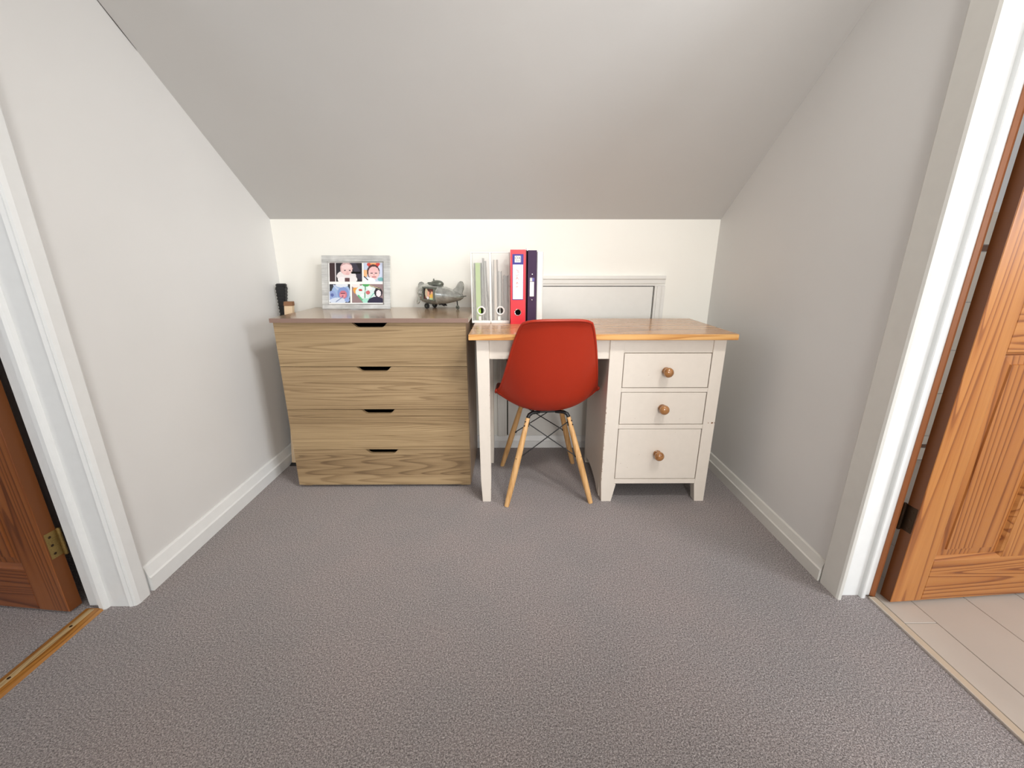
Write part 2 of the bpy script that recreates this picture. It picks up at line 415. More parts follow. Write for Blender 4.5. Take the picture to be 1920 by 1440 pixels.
# baseboards: square lower part, sloped upper face
def base_prof(t=.018, h=.086): return [(0, 0), (t, 0), (t, h*.55), (t*.78, h*.60), (t*.38, h*.96), (t*.2, h), (0, h)]
struct('baseboard_left', MB().prism([(XL+p, z) for p, z in base_prof(.022, .088)], 'y', 1.100, YB-.001), M_trim)
struct('baseboard_right', MB().prism([(XR-p, z) for p, z in base_prof(.018, .076)], 'y', 1.130, YB-.001), M_casing_r)
mb = MB()
for x0, x1 in ((XL+.02, -.02), (-.02, XR-.016)):
    mb.prism([(YB-p, z) for p, z in base_prof(.016, .072)], 'x', x0, x1)
struct('baseboard_back', mb, M_trim)

# left doorway: casing on the landing side, lining with stop
x = XL
mb = MB()
mb.prism([(x, 1.098), (x+.016, 1.092), (x+.021, 1.084), (x+.021, 1.050), (x+.017, 1.040), (x, 1.034)], 'z', 0, DH+.055)
struct('trim_1', mb, M_trim)
mb = MB(); mb.prism([(x, .21), (x+.016, .216), (x+.021, .224), (x+.021, .258), (x+.017, .268), (x, .274)], 'z', 0, DH+.055); struct('trim_2', mb, M_trim)
struct('trim_3', MB().box(x, x+.019, .274, 1.034, DH, DH+.053, .003), M_trim)
mb = MB()   # lining: face, rounded stop bead, rebate
mb.prism([(XL+.012, DL1+.011), (XL+.012, DL1-.003), (-1.236, DL1-.003), (-1.239, DL1-.013), (-1.245, DL1-.017), (-1.257, DL1-.017), (-1.262, DL1-.012), (-1.263, DL1+.001), (-1.304, DL1+.001), (-1.304, DL1+.011)], 'z', 0, DH)
struct('trim_4', mb, M_trim)
mb = MB(); mb.box(-1.307, XL+.012, DL0-.011, DL0+.002, 0, DH); mb.box(-1.262, -1.240, DL0, DL0+.016, 0, DH); struct('trim_5', mb, M_trim)
mb = MB(); mb.box(-1.307, XL+.012, DL0, DL1, DH-.003, DH+.011); mb.box(-1.262, -1.240, DL0, DL1, DH-.016, DH); struct('trim_6', mb, M_trim)
# right doorway
x = XR
mb = MB(); mb.prism([(x, 1.127), (x-.010, 1.127), (x-.013, 1.122), (x-.013, 1.056), (x-.010, 1.049), (x-.003, 1.047), (x, 1.049), (x, 1.066)], 'z', 0, DH+.055)
struct('trim_7', mb, M_casing_r)
mb = MB(); mb.box(x-.013, x, .235, .31, 0, DH+.055, .003); struct('trim_8', mb, M_casing_r)
struct('trim_9', MB().box(x-.012, x, .31, 1.047, DH-.005, DH+.053, .003), M_casing_r)
mb = MB()
mb.prism([(XR+.002, DR1+.011), (XR+.002, DR1), (1.113, DR1), (1.1135, DR1-.011), (1.116, DR1-.013), (1.124, DR1-.013), (1.1265, DR1-.011), (1.127, DR1+.001), (1.150, DR1+.001), (1.150, DR1+.011)], 'z', 0, DH)
struct('trim_10', mb, M_trim)
mb = MB(); mb.box(XR+.002, 1.15, DR0-.011, DR0+.002, 0, DH); mb.box(1.113, 1.127, DR0, DR0+.014, 0, DH); struct('trim_11', mb, M_trim)
mb = MB(); mb.box(XR+.002, 1.15, DR0, DR1, DH-.003, DH+.011); mb.box(1.113, 1.127, DR0, DR1, DH-.016, DH); struct('trim_12', mb, M_trim)
mb = MB(); mb.prism([(1.150, DR1-.002), (1.157, DR1-.007), (1.163, DR1-.006), (1.167, DR1), (1.168, DR1+.06), (1.150, DR1+.06)], 'z', 0, DH+.05)
struct('trim_13', mb, M_strip, label='stained pine casing edge on the bathroom side of the right doorway')

# ------------------------------------------------------------------ doors
def door(name, loc, rz, sgn, mats, w=.762, h=1.885, hinge_mat=None, hinge_z=(), th=.035):
    d = empty(name, loc, kind='structure', rz=rz)
    ms, mr, mp, me = mats
    sw, mw = .102, .112; px = [(sw, (w-mw)/2), ((w+mw)/2, w-sw)]
    pz = [(.146, .790), (1.000, h-.105)]
    def bx(a, b, z0, z1, y0=0, y1=th, bev=.0015):
        m = MB(); xa, xb = sorted((a*sgn, b*sgn)); m.box(xa, xb, y0, y1, z0, z1, bev); return m
    st = bx(0, sw, 0, h).build('stile', ms, d, local=True)
    bx(w-sw, w, 0, h).build('stile', ms, d, local=True)
    bx(-.0008, .0, .001, h-.001, .001, th-.001, 0).build('edge_shade', me, d, local=True)  # thin darker skin that paints shade on the hinge edge
    for z0, z1 in ((0, pz[0][0]), (pz[0][1], pz[1][0]), (pz[1][1], h)):
        bx(sw+.0004, w-sw-.0004, z0, z1, .0006, th-.0006).build('rail', mr, d, local=True)
    for z0, z1 in pz: bx(px[0][1], px[1][0], z0+.0004, z1-.0004, .0006, th-.0006).build('muntin', ms, d, local=True)
    for x0, x1 in px:
        for z0, z1 in pz:
            # fielded panel with sloped border, and a moulded bead round the opening, both faces
            m = MB()
            for f in (1, -1):
                yb = .011 if f == 1 else th-.011; yf = .005 if f == 1 else th-.005
                g = .012; k = .034
                o_ = [(x0+g, z0+g), (x1-g, z0+g), (x1-g, z1-g), (x0+g, z1-g)]; i_ = [(x0+k, z0+k), (x1-k, z0+k), (x1-k, z1-k), (x0+k, z1-k)]
                j_ = [(x0+k+.002, z0+k+.002), (x1-k-.002, z0+k+.002), (x1-k-.002, z1-k-.002), (x0+k+.002, z1-k-.002)]
                r0 = [(x0, z0), (x1, z0), (x1, z1), (x0, z1)]
                Y0 = yb if f == 1 else yb
                loops = [[m.bm.verts.new((p[0]*sgn, yy, p[1])) for p in L] for L, yy in ((r0, .016 if f == 1 else th-.016), (o_, yb), (i_, (yb+yf)/2+.001*f), (j_, yf))]
                for A, B in zip(loops, loops[1:]):
                    for q in range(4): m.bm.faces.new((A[q], A[(q+1) % 4], B[(q+1) % 4], B[q]))
                m.bm.faces.new(loops[-1])
            bmesh.ops.recalc_face_normals(m.bm, faces=m.bm.faces[:])
            pn = m.build('panel', mp, d, local=True)
            m = MB()
            for f in (1, -1):
                a, c_ = (.0015, .013) if f == 1 else (th-.013, th-.0015); g = .012
                y0, y1 = (a, c_)
                def tri(p0, p1, q0, q1):   # mitred strip sloping from the frame face down to the panel
                    yo, yi = (y0, y1) if f == 1 else (y1, y0)
                    ym = yo+(yi-yo)*.25
                    vs = [m.bm.verts.new((p[0]*sgn, y, p[1])) for p, y in ((p0, yo), (p1, yo), (q1, yi), (q0, yi))]
                    pm0 = ((p0[0]*.55+q0[0]*.45), (p0[1]*.55+q0[1]*.45)); pm1 = ((p1[0]*.55+q1[0]*.45), (p1[1]*.55+q1[1]*.45))
                    u0 = m.bm.verts.new((pm0[0]*sgn, ym, pm0[1])); u1 = m.bm.verts.new((pm1[0]*sgn, ym, pm1[1]))
                    m.bm.faces.new((vs[0], vs[1], u1, u0)); m.bm.faces.new((u0, u1, vs[2], vs[3]))
                P = [(x0, z0), (x1, z0), (x1, z1), (x0, z1)]; Q = [(x0+g, z0+g), (x1-g, z0+g), (x1-g, z1-g), (x0+g, z1-g)]
                for q in range(4): tri(P[q], P[(q+1) % 4], Q[q], Q[(q+1) % 4])
            bmesh.ops.recalc_face_normals(m.bm, faces=m.bm.faces[:])
            m.build('moulding', mr, pn, local=True)
    for hz in hinge_z:
        m = MB()
        m.lathe([(.0052, hz), (.0052, hz+.082)], 12, Matrix.Translation((-.007*sgn, th+.001, 0)))
        for k in range(1, 5): m.lathe([(.0062, hz+.0164*k-.0006), (.0062, hz+.0164*k+.0006)], 12, Matrix.Translation((-.007*sgn, th+.001, 0)))
        m.lathe([(.003, hz-.004), (.006, hz-.001), (.006, hz)], 12, Matrix.Translation((-.007*sgn, th+.001, 0)))
        m.lathe([(.006, hz+.082), (.006, hz+.083), (.003, hz+.086)], 12, Matrix.Translation((-.007*sgn, th+.001, 0)))
        xa, xb = sorted((-.0016*sgn, .0004*sgn)); m.box(xa, xb, .004, th, hz, hz+.082)
        m.box(*sorted((-.006*sgn, -.0004*sgn)), th-.002, th+.0006, hz, hz+.082)
        hg = m.build('hinge', hinge_mat, d, local=True, smooth=40)
        m = MB()
        for k in (.014, .041, .068): m.lathe([(.004, 0), (.003, .0008)], 10, Matrix.Translation((-.0018*sgn, .015, hz+k)) @ Matrix.Rotation(R(90)*(-sgn), 4, 'Y'))
        m.build('screw', M_bronze, hg, local=True)
    # round knob at the free side
    m = MB()
    for s_, y in ((-1, 0), (1, th)):
        m.lathe([(.026, 0), (.026, .004), (.010, .008), (.010, .028), (.022, .036), (.027, .048), (.022, .060), (.004, .066)], 20,
                Matrix.Translation(((w-.055)*sgn, y, .93)) @ Matrix.Rotation(R(90)*(1 if s_ < 0 else -1), 4, 'X'))
    m.build('door_knob', M_brass, d, local=True, smooth=40)
    return d
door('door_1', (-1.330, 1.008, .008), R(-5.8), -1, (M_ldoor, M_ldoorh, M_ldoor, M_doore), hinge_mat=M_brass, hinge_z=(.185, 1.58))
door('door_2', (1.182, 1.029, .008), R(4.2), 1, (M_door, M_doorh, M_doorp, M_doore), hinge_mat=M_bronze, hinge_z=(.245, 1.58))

# loft access hatch in the knee wall, with moulded casing
hd = empty('door_3', (.36, 2.172, .072), kind='structure')
MB().box(-.0085, .7395, 2.1695, 2.1795, .074, .8995, .0008).build('hatch_panel', M_hatch, hd)
MB().box(-.0150, .7460, 2.1796, 2.1799, .073, .9030).build('gap', M_recess_shade, hd)  # dark sheet painting the shade in the seam round the panel
def cas(name, pr, axis, a, b, M=None):
    return struct(name, MB().prism(pr, axis, a, b), M_hatch)
cw = .050
def cprof(o_, s_):   # outward coordinate o_+s_*t ; depth from the wall
    return [(o_, YB), (o_, YB-.012), (o_+s_*.009, YB-.0125), (o_+s_*.012, YB-.016), (o_+s_*.030, YB-.017), (o_+s_*.036, YB-.021), (o_+s_*cw, YB-.021), (o_+s_*cw, YB)]
struct('trim_14', MB().prism(cprof(.747, 1), 'z', .072, .903), M_hatch)          # right upright
struct('trim_15', MB().prism(cprof(-.016, -1), 'z', .072, .903), M_hatch)        # left upright
mb = MB(); mb.prism([(y, z) for z, y in cprof(.9035, 1)], 'x', -.066, .797); struct('trim_16', mb, M_hatch)

# thresholds
t = empty('threshold_strip', (-1.272, .65, 0), 'varnished wooden carpet threshold strip under the left doorway', 'threshold')
MB().prism([(-1.300, 0), (-1.296, .006), (-1.283, .0085), (-1.262, .0085), (-1.249, .006), (-1.244, 0)], 'y', DL0+.004, 1.022).build('wood_strip', M_thr, t)
o = MB().box(-1.281, -1.265, DL0+.006, 1.0175, .0080, .0095, .0006).build('bare_band', M_thrl, t); o['label'] = 'pale worn band along the middle'
for yy in (.955, .80, .60, .40):
    MB().lathe([(.0042, .0092), (.0036, .0102), (.0006, .0100)], 12, Matrix.Translation((-1.273, yy, 0))).build('screw', M_bronze, t)
t = empty('threshold_strip', (1.148, .65, 0), 'pale flat threshold strip between carpet and bathroom planks', 'threshold')
MB().prism([(1.137, 0), (1.1375, .004), (1.1395, .0055), (1.142, .0045), (1.1595, .0035), (1.160, -.003), (1.137, -.003)], 'y', DR0+.004, 1.056).build('cover_plate', M_plate, t)
o = MB().prism([(1.1355, .0), (1.1362, .0055), (1.1385, .0065), (1.1395, .0055), (1.1385, .0)], 'y', DR0+.004, 1.050).build('metal_edge', M_alu, t); o['label'] = 'bright metal edge along the carpet'
MB().box(1.1602, 1.1648, DR0, 1.06, -.0038, -.0015).build('gap_shadow_joint', M_dark, t)

# ------------------------------------------------------------------ chest of drawers
cx0, cx1 = -.990, -.184
ch = empty('chest_of_drawers', ((cx0+cx1)/2, 1.94, 0), 'wide oak-effect chest of four cut-out handle drawers in the left corner', 'chest of drawers')
MB().box(cx0-.004, cx1+.0135, 1.7185, 2.150, .7795, .7975, .0008).build('top', M_chtop, ch)
o = MB().box(cx0-.0045, cx1+.014, 1.7178, 1.7192, .7797, .7973).build('top_edging', M_chedge, ch); o['label'] = 'mauve brown front edging of the top'
for xa, xb in ((cx0, cx0+.018), (cx1-.016, cx1+.002)):
    MB().box(xa, xb, 1.7545, 2.146, .014, .7793, .0006).build('side_panel', M_chside, ch)
MB().box(cx0+.018, cx1-.018, 2.138, 2.144, .02, .779).build('back_panel', M_dark, ch)
MB().box(cx0+.018, cx1-.018, 1.76, 2.138, .016, .034).build('bottom_panel', M_chside, ch)
hx = -.588
for i, (z0, z1) in enumerate(((.5885, .7775), (.3925, .5865), (.1970, .3905), (.0150, .1950))):
    w0, w1, dp = .075, .045, .0195
    pr = [(cx0, z0), (cx1, z0), (cx1, z1), (hx+w0, z1)]
    for k in range(7):
        a = k/6*math.pi/2*.9
        pr.append((hx+w0-(w0-w1)*.35-math.sin(a)*.018, z1-dp+.018*math.cos(a)*.0+(.012*(1-math.sin(a)))))
    for k in range(6, -1, -1):
        a = k/6*math.pi/2*.9
        pr.append((hx-w0+(w0-w1)*.35+math.sin(a)*.018, z1-dp+(.012*(1-math.sin(a)))))
    pr += [(hx-w0, z1), (cx0, z1)]
    # clean, simple notch outline
    pr = [(cx0, z0), (cx1, z0), (cx1, z1), (hx+.076, z1), (hx+.070, z1-.006), (hx+.062, z1-.0145), (hx+.056, z1-.018), (hx+.049, z1-.0195),
          (hx-.046, z1-.0195), (hx-.053, z1-.018), (hx-.059, z1-.0145), (hx-.068, z1-.006), (hx-.075, z1), (cx0, z1)]
    dr = MB().prism(pr, 'y', 1.735, 1.753).build('drawer_front', (M_chest, M_chest2)[i % 2], ch)
    m = MB(); y0, y1 = 1.7532, 2.12; a, b_ = cx0+.03, cx1-.03; zt = z1-.030
    m.box(a, a+.012, y0, y1, z0+.012, zt); m.box(b_-.012, b_, y0, y1, z0+.012, zt); m.box(a, b_, y1-.012, y1, z0+.012, zt); m.box(a+.012, b_-.012, y0, y1-.012, z0+.012, z0+.018)
    m.build('drawer_box', M_dark, dr)  # boxes coloured near black to paint the shade seen through the notches
for xa in (cx0+.006, cx1-.048):
    for ya in (1.7560, 2.095):
        MB().box(xa, xa+.042, ya, ya+.042, 0, .0148, .001).build('foot', M_chest, ch)

# ------------------------------------------------------------------ desk
dk = empty('desk', (.365, 1.80, 0), 'cream painted pedestal desk with golden pine top and three drawers', 'desk')
tp = MB().box(-.158, .885, 1.572, 2.030, .7315, .7555, .003, 2).build('desktop', M_desk, dk)
MB().box(-.1575, .8845, 1.5712, 1.5722, .7335, .7535).build('front_edge', M_deskedge, tp)
def leg(x0, x1, y0, y1, z1, t0, t1, tz=.11, name='leg'):
    """square leg; t0,t1: how far left and right faces step in at the foot"""
    m = MB(); m.prism([(x0+t0, 0), (x1-t1, 0), (x1-t1*.15, tz), (x1, z1), (x0, z1), (x0+t0*.5, tz)], 'y', y0, y1)
    bmesh.ops.bevel(m.bm, geom=m.bm.edges[:], offset=.0015, segments=1, affect='EDGES')
    return m.build(name, M_cream, dk)
leg(-.132, -.081, 1.610, 1.655, .7313, .012, .003)
leg(-.132, -.081, 1.975, 2.018, .7313, .012, .003)
MB().box(-.0808, .4020, 1.616, 1.634, .648, .7313, .0008).build('apron', M_cream, dk)
MB().box(-.0808, .4000, 2.000, 2.015, .630, .7313, .0008).build('apron', M_cream, dk)
MB().box(-.118, -.100, 1.6552, 1.9748, .648, .7313, .0008).build('apron', M_cream, dk)
# pedestal: front stiles run down into tapered feet
px0, px1 = .400, .862
def stile(pts, y0=1.610, y1=1.650):
    m = MB(); m.prism(pts, 'y', y0, y1); bmesh.ops.bevel(m.bm, geom=m.bm.edges[:], offset=.0012, segments=1, affect='EDGES'); return m.build('leg', M_cream, dk)
stile([(px0+.006, 0), (.449, 0), (.466, .086), (.4575, .088), (.4575, .7313), (px0, .7313), (px0, .10)])
stile([(.821, 0), (px1, 0), (px1, .7313), (.8125, .7313), (.8125, .088), (.8105, .086)])
stile([(px0+.002, 0), (.449, 0), (.455, .7313), (px0, .7313)], 1.980, 2.018)
stile([(.821, 0), (px1, 0), (px1, .7313), (.815, .7313)], 1.980, 2.018)
# left side panel with the shaped lower edge
pr = [(1.650, .7313), (1.650, .004), (1.672, .008)]+[(1.70+.26*k/10, .016+.036*math.sin(math.pi*(k/10)**.8*.72)) for k in range(11)]+[(1.980, .012), (1.980, .7313)]
m = MB(); m.prism(pr, 'x', .4010, .4150)
m.build('side_panel', M_cream, dk)
MB().box(.846, .8605, 1.650, 1.980, .045, .7313).build('side_panel', M_cream, dk)
MB().box(.415, .846, 1.995, 2.005, .09, .7313).build('back_panel', M_cream, dk)
MB().box(.4152, .8458, 1.650, 1.995, .088, .098).build('bottom_panel', M_recess_shade, dk)
MB().box(.4152, .8458, 1.6320, 1.6345, .098, .7300).build('drawer_gap_shade', M_recess_shade, dk)  # added dark sheet, paints shade into the gaps round the drawers
for z0, z1, yy in ((.6735, .7313, 1.6150), (.5090, .5265, 1.6108), (.3470, .3660, 1.6108), (.0885, .1100, 1.6108)):
    MB().box(.4577, .8123, yy, 1.6315, z0, z1, .0006).build('rail', M_cream, dk)
for z0, z1, kz in ((.5285, .6715, .600), (.3680, .5070, .442), (.1120, .3450, .234)):
    dr = MB().box(.4602, .8098, 1.6112, 1.6300, z0+.0006, z1-.0006, .0012).build('drawer_front', M_cream, dk)
    MB().lathe([(.014, 0), (.0155, .003), (.0155, .005), (.0095, .008), (.0085, .013), (.012, .017), (.0175, .022), (.0200, .029), (.0195, .036), (.015, .042), (.007, .0452), (.001, .046)], 28,
               Matrix.Translation((.632, 1.6112, kz)) @ Matrix.Rotation(R(90), 4, 'X')).build('knob', M_knob, dr, smooth=40)
# worn spots along the pedestal edges
m = MB(); random.seed(3)
def chip(x, z, w, h):
    n = 8; m.prism([(x+w*math.cos(k/n*6.283)*random.uniform(.5, 1.1), z+h*math.sin(k/n*6.283)*random.uniform(.5, 1.1)) for k in range(n)], 'y', 1.6094, 1.6101)
chip(.850, .374, .0060, .0050); chip(.834, .374, .0020, .0025); chip(.8595, .374, .0015, .0035)
for q in range(26): chip(.4012+random.uniform(0, .001), random.uniform(.03, .46), random.uniform(.0006, .0016), random.uniform(.001, .005))
for q in range(7): chip(random.uniform(.47, .79), random.uniform(.14, .66), .0012, .0010)
for q in range(5): chip(-.0825, random.uniform(.05, .5), .0008, .002)
o = m.build('chipped_paint', M_chip, dk); o['kind'] = 'stuff'; o['label'] = 'small chips of bare wood in the paint'

# ------------------------------------------------------------------ chair
cr = empty('shell_chair', (.159, 1.774, 0), 'brick red moulded shell chair on splayed wooden dowel legs pushed under the desk', 'chair', rz=R(3.8))
prof = [(.238, .410, .165, .000), (.222, .430, .190, .004), (.17, .436, .205, .014), (.08, .424, .215, .034), (0.0, .411, .220, .058), (-.07, .405, .223, .082), (-.125, .418, .220, .094),
        (-.165, .462, .211, .086), (-.193, .528, .197, .066), (-.217, .604, .182, .048), (-.240, .690, .164, .034), (-.262, .765, .143, .022), (-.275, .802, .127, .012), (-.286, .819, .117, .004)]
def cat(P, t):
    n = len(P)-1; t = max(0, min(n-1e-6, t*n)); i = int(t); f = t-i
    p = [P[max(i-1, 0)], P[i], P[i+1], P[min(i+2, n)]]
    return [0.5*((2*p[1][k])+(-p[0][k]+p[2][k])*f+(2*p[0][k]-5*p[1][k]+4*p[2][k]-p[3][k])*f*f+(-p[0][k]+3*p[1][k]-3*p[2][k]+p[3][k])*f**3) for k in range(4)]
def shell_pt(u, v, d=0.0):
    au = abs(u); ve = .5+(v-.5)*(1-.165*au**3.8)
    y, z, w, e = cat(prof, ve); y2, z2, _, _ = cat(prof, min(1, ve+.01)); y1, z1, _, _ = cat(prof, max(0, ve-.01))
    T = Vector((0, y2-y1, z2-z1)).normalized(); N = Vector((0, T.z, -T.y))
    return Vector((u*w, y, z))+N*(e*au**2.4+d)
m = MB(); NU, NV = 28, 60
gu = [math.copysign(abs(-1+2*i/NU)**.85, -1+2*i/NU) for i in range(NU+1)]
front = [[m.bm.verts.new(shell_pt(u, j/NV, .0025)) for u in gu] for j in range(NV+1)]
back = [[m.bm.verts.new(shell_pt(u, j/NV, -.0025)) for u in gu] for j in range(NV+1)]
for j in range(NV):
    for i in range(NU):
        m.bm.faces.new((front[j][i], front[j][i+1], front[j+1][i+1], front[j+1][i]))
        m.bm.faces.new((back[j][i], back[j+1][i], back[j+1][i+1], back[j][i+1]))
bmesh.ops.recalc_face_normals(m.bm, faces=m.bm.faces[:])
edge = [shell_pt(u, 0) for u in gu]+[shell_pt(1, j/NV) for j in range(1, NV+1)]+[shell_pt(u, 1) for u in reversed(gu[:-1])]+[shell_pt(-1, j/NV) for j in range(NV-1, 0, -1)]
m.tube(edge, .0056, 8, closed=True)
m.build('seat_shell', M_red, cr, local=True, smooth=60)
legs = {}
for sx in (-1, 1):
    for sy_ in (-1, 1):
        A = Vector((sx*.186, sy_*.188, 0)); B = Vector((sx*.088, sy_*.112, .380)); legs[sx, sy_] = (A, B)
        n = 9; P = [A.lerp(B, k/(n-1)) for k in range(n)]
        rr = [.0105, .0122, .0132, .0138, .0138, .0132, .0122, .0108, .0092]
        lg = MB().tube(P, rr, 16).build('leg', M_beech, cr, local=True, smooth=50)
        for q in (.55, .92, .965):
            lg2 = MB(); c = A.lerp(B, q); lg2.tube([c+Vector((sx*.013, -.0135 if sy_ < 0 else .0135, 0))*0.55, c+Vector((sx*.0128, -.0128 if sy_ < 0 else .0128, 0))*.80], .0026, 8)
            lg2.build('bolt', M_black, lg, local=True)
m = MB()
for (sx, sy_), (A, B) in legs.items():
    D = (B-A).normalized()
    m.tube([A.lerp(B, .90)+Vector((-sx*.009, 0, 0)), B+D*.004, B+D*.014+Vector((-sx*.003, 0, 0)), B+D*.020+Vector((-sx*.014, -sy_*.006, 0)), Vector((sx*.035, sy_*.085, .396))], [.005, .0085, .0085, .0078, .0070], 10)
for s_ in (-1, 1):
    m.tube([(-.045, s_*.085, .397), (.045, s_*.085, .397)], .0055, 8)
    m.tube([(s_*.06, -.095, .396), (s_*.06, .095, .396)], .0045, 8)
m.build('mounting_bracket', M_black, cr, local=True, smooth=50)
for sy_ in (-1, 1):
    m = MB()
    for sx in (-1, 1):
        a = legs[sx, sy_][0].lerp(legs[sx, sy_][1], .935)+Vector((-sx*.008, -sy_*.004*(sx+1), 0)); b_ = legs[-sx, sy_][0].lerp(legs[-sx, sy_][1], .55)+Vector((sx*.012, -sy_*.004*(sx+1), 0))
        m.tube([a, b_], .0024, 8); m.ball(b_, .0058, seg=10)
    m.build('cross_brace', M_black, cr, local=True, smooth=50)

# ------------------------------------------------------------------ rasters for flat printed pictures
def raster(nx, ny, bg, shapes):
    px = [[bg for _ in range(nx)] for _ in range(ny)]
    for sh in shapes:
        k, c = sh[0], sh[-1]
        for j in range(ny):
            for i in range(nx):
                x, y = (i+.5)/nx, (j+.5)/ny
                if k == 'e':
                    _, cx, cy, rx, ry, _c = sh; hit = ((x-cx)/rx)**2+((y-cy)/ry)**2 < 1
                elif k == 'r':
                    _, a, b_, c_, d, _c = sh; hit = a <= x < b_ and c_ <= y < d
                else:
                    _, x0, y0, x1, y1, w, _c = sh
                    t_ = max(0, min(1, ((x-x0)*(x1-x0)+(y-y0)*(y1-y0))/((x1-x0)**2+(y1-y0)**2)))
                    hit = (x-x0-t_*(x1-x0))**2+(y-y0-t_*(y1-y0))**2 < w*w
                if hit: px[j][i] = c
    return px
def picture(name, px, x0, x1, z0, z1, y, M, parent, local=True):
    ny, nx = len(px), len(px[0]); vs = []; fs = []; cols = []
    for j in range(ny+1):
        for i in range(nx+1): vs.append(M @ Vector((x0+(x1-x0)*i/nx, y, z0+(z1-z0)*j/ny)))
    for j in range(ny):
        for i in range(nx):
            a = j*(nx+1)+i; fs.append((a, a+1, a+nx+2, a+nx+1)); cols.append(px[j][i])
    me = bpy.data.meshes.new(name); me.from_pydata(vs, [], fs)
    ca = me.color_attributes.new('Col', 'FLOAT_COLOR', 'CORNER')
    k = 0
    for c in cols:
        l = (*lin(c), 1)
        for _ in range(4): ca.data[k].color = l; k += 1
    me.materials.append(M_photo)
    o = bpy.data.objects.new(name, me); COL.objects.link(o); o.parent = parent
    return o
SK, PK = (236, 200, 196), (222, 160, 164)
ph1 = raster(60, 40, (42, 38, 44), [('r', 0, .17, 0, 1, (62, 44, 46)), ('r', .16, .2, 0, 1, (206, 200, 202)), ('l', .72, 1.0, .95, .2, .09, (62, 58, 72)),
    ('e', .52, .30, .30, .30, (232, 226, 226)), ('e', .40, .10, .15, .16, (240, 236, 236)), ('e', .70, .12, .15, .18, (236, 232, 232)), ('r', .47, .62, 0, .20, (96, 66, 68)),
    ('e', .52, .70, .19, .34, (205, 168, 168)), ('e', .53, .64, .17, .30, SK), ('e', .53, .80, .16, .12, (240, 212, 210)), ('e', .47, .60, .028, .034, (70, 60, 74)), ('e', .62, .60, .028, .034, (70, 60, 74)),
    ('e', .55, .50, .03, .03, (222, 176, 176)), ('e', .55, .41, .05, .022, (198, 130, 134))])
ph2 = raster(40, 40, (196, 206, 226), [('r', 0, .18, .25, .62, (236, 184, 134)), ('e', .52, .92, .34, .18, (206, 74, 66)), ('e', .50, .97, .16, .08, (240, 170, 110)), ('e', .85, .55, .12, .35, (206, 214, 236)),
    ('e', .50, .52, .33, .40, (84, 56, 56)), ('e', .52, .46, .28, .35, SK), ('e', .52, .62, .24, .16, (236, 190, 190)), ('l', .36, .45, .45, .45, .022, (104, 74, 84)), ('l', .60, .45, .69, .45, .022, (104, 74, 84)),
    ('e', .53, .36, .04, .04, PK), ('l', .45, .25, .62, .25, .022, (186, 96, 104)), ('e', .25, .05, .35, .18, (240, 240, 244)), ('e', .88, .12, .16, .10, (120, 178, 180)), ('l', .02, .28, .2, .1, .03, (60, 56, 70))])
ph3 = raster(44, 40, (50, 54, 62), [('e', .55, .52, .46, .55, (160, 186, 222)), ('e', .12, .35, .22, .30, (150, 170, 216)), ('e', .12, .42, .08, .09, (96, 110, 170)), ('e', .6, .95, .3, .12, (226, 232, 240)),
    ('e', .66, .50, .28, .34, (132, 154, 206)), ('e', .66, .44, .19, .22, (204, 120, 136)), ('e', .64, .40, .14, .13, (226, 150, 158)), ('l', .56, .5, .74, .5, .02, (110, 60, 80)), ('e', .63, .36, .05, .03, (176, 70, 90)),
    ('e', .4, .1, .4, .18, (214, 224, 240)), ('l', .3, .05, .65, .32, .02, (110, 128, 170)), ('e', .85, .15, .12, .12, (150, 172, 220)), ('l', .2, .95, .4, .72, .03, (196, 208, 232))])
ph4 = raster(60, 38, (150, 126, 128), [('e', .2, .7, .16, .26, (232, 166, 78)), ('e', .12, .95, .14, .14, (238, 232, 230)), ('e', .42, .58, .30, .38, (226, 240, 238)), ('e', .62, .55, .20, .30, (216, 232, 232)), ('e', .46, .96, .12, .09, (80, 170, 90)),
    ('e', .28, .68, .06, .06, (196, 76, 70)), ('e', .52, .55, .07, .10, (206, 108, 110)), ('l', .44, 1, .40, 0, .014, (90, 150, 110)), ('l', .2, .4, .4, 0, .03, (96, 190, 130)), ('l', .7, .5, .45, 0, .02, (140, 210, 190)), ('e', .45, .1, .12, .14, (170, 226, 208)),
    ('e', .85, .55, .13, .26, (38, 34, 44)), ('e', .86, .50, .08, .18, (236, 226, 232)), ('e', .78, .02, .28, .30, (44, 40, 66)), ('e', .34, .42, .05, .05, (248, 250, 250)), ('e', .58, .78, .08, .1, (248, 246, 240)), ('l', .55, .95, .9, .75, .012, (206, 206, 150))])

# ------------------------------------------------------------------ picture frame
pf = empty('picture_frame', (-.7495, 2.046, .7978), 'silver tabletop picture frame holding four family photographs, on the chest', 'picture frame')
FW, FH = .333, .262
T = Matrix.Rotation(R(-14), 4, 'X')
m = MB()
bw = .0335; x0, x1 = -FW/2, FW/2
for a, b_, c_, d in ((x0, x1, .0035, .026), (x0, x1, FH-.032, FH), (x0, x0+.034, .0262, FH-.0322), (x1-.034, x1, .0262, FH-.0322)):
    m.box(a, b_, 0, .014, c_, d, .0012, 1, T)
m.build('frame', M_silver, pf, local=True)
m = MB()
for a, b_, c_, d in ((x0+.030, x1-.030, .0235, .0275), (x0+.030, x1-.030, FH-.0335, FH-.0295), (x0+.030, x0+.034, .0235, FH-.03), (x1-.034, x1-.030, .0235, FH-.03)):
    m.box(a, b_, -.0015, .001, c_, d, .0005, 1, T)
m.build('inner_lip', M_chrome, pf, local=True)
mt = MB().box(x0+.028, x1-.028, .005, .007, .022, FH-.028, 0, 1, T).build('mount', M_white, pf, local=True)
def pv(u0, u1, v0, v1): return (x0+FW*u0, x0+FW*u1, FH*(1-v1), FH*(1-v0))
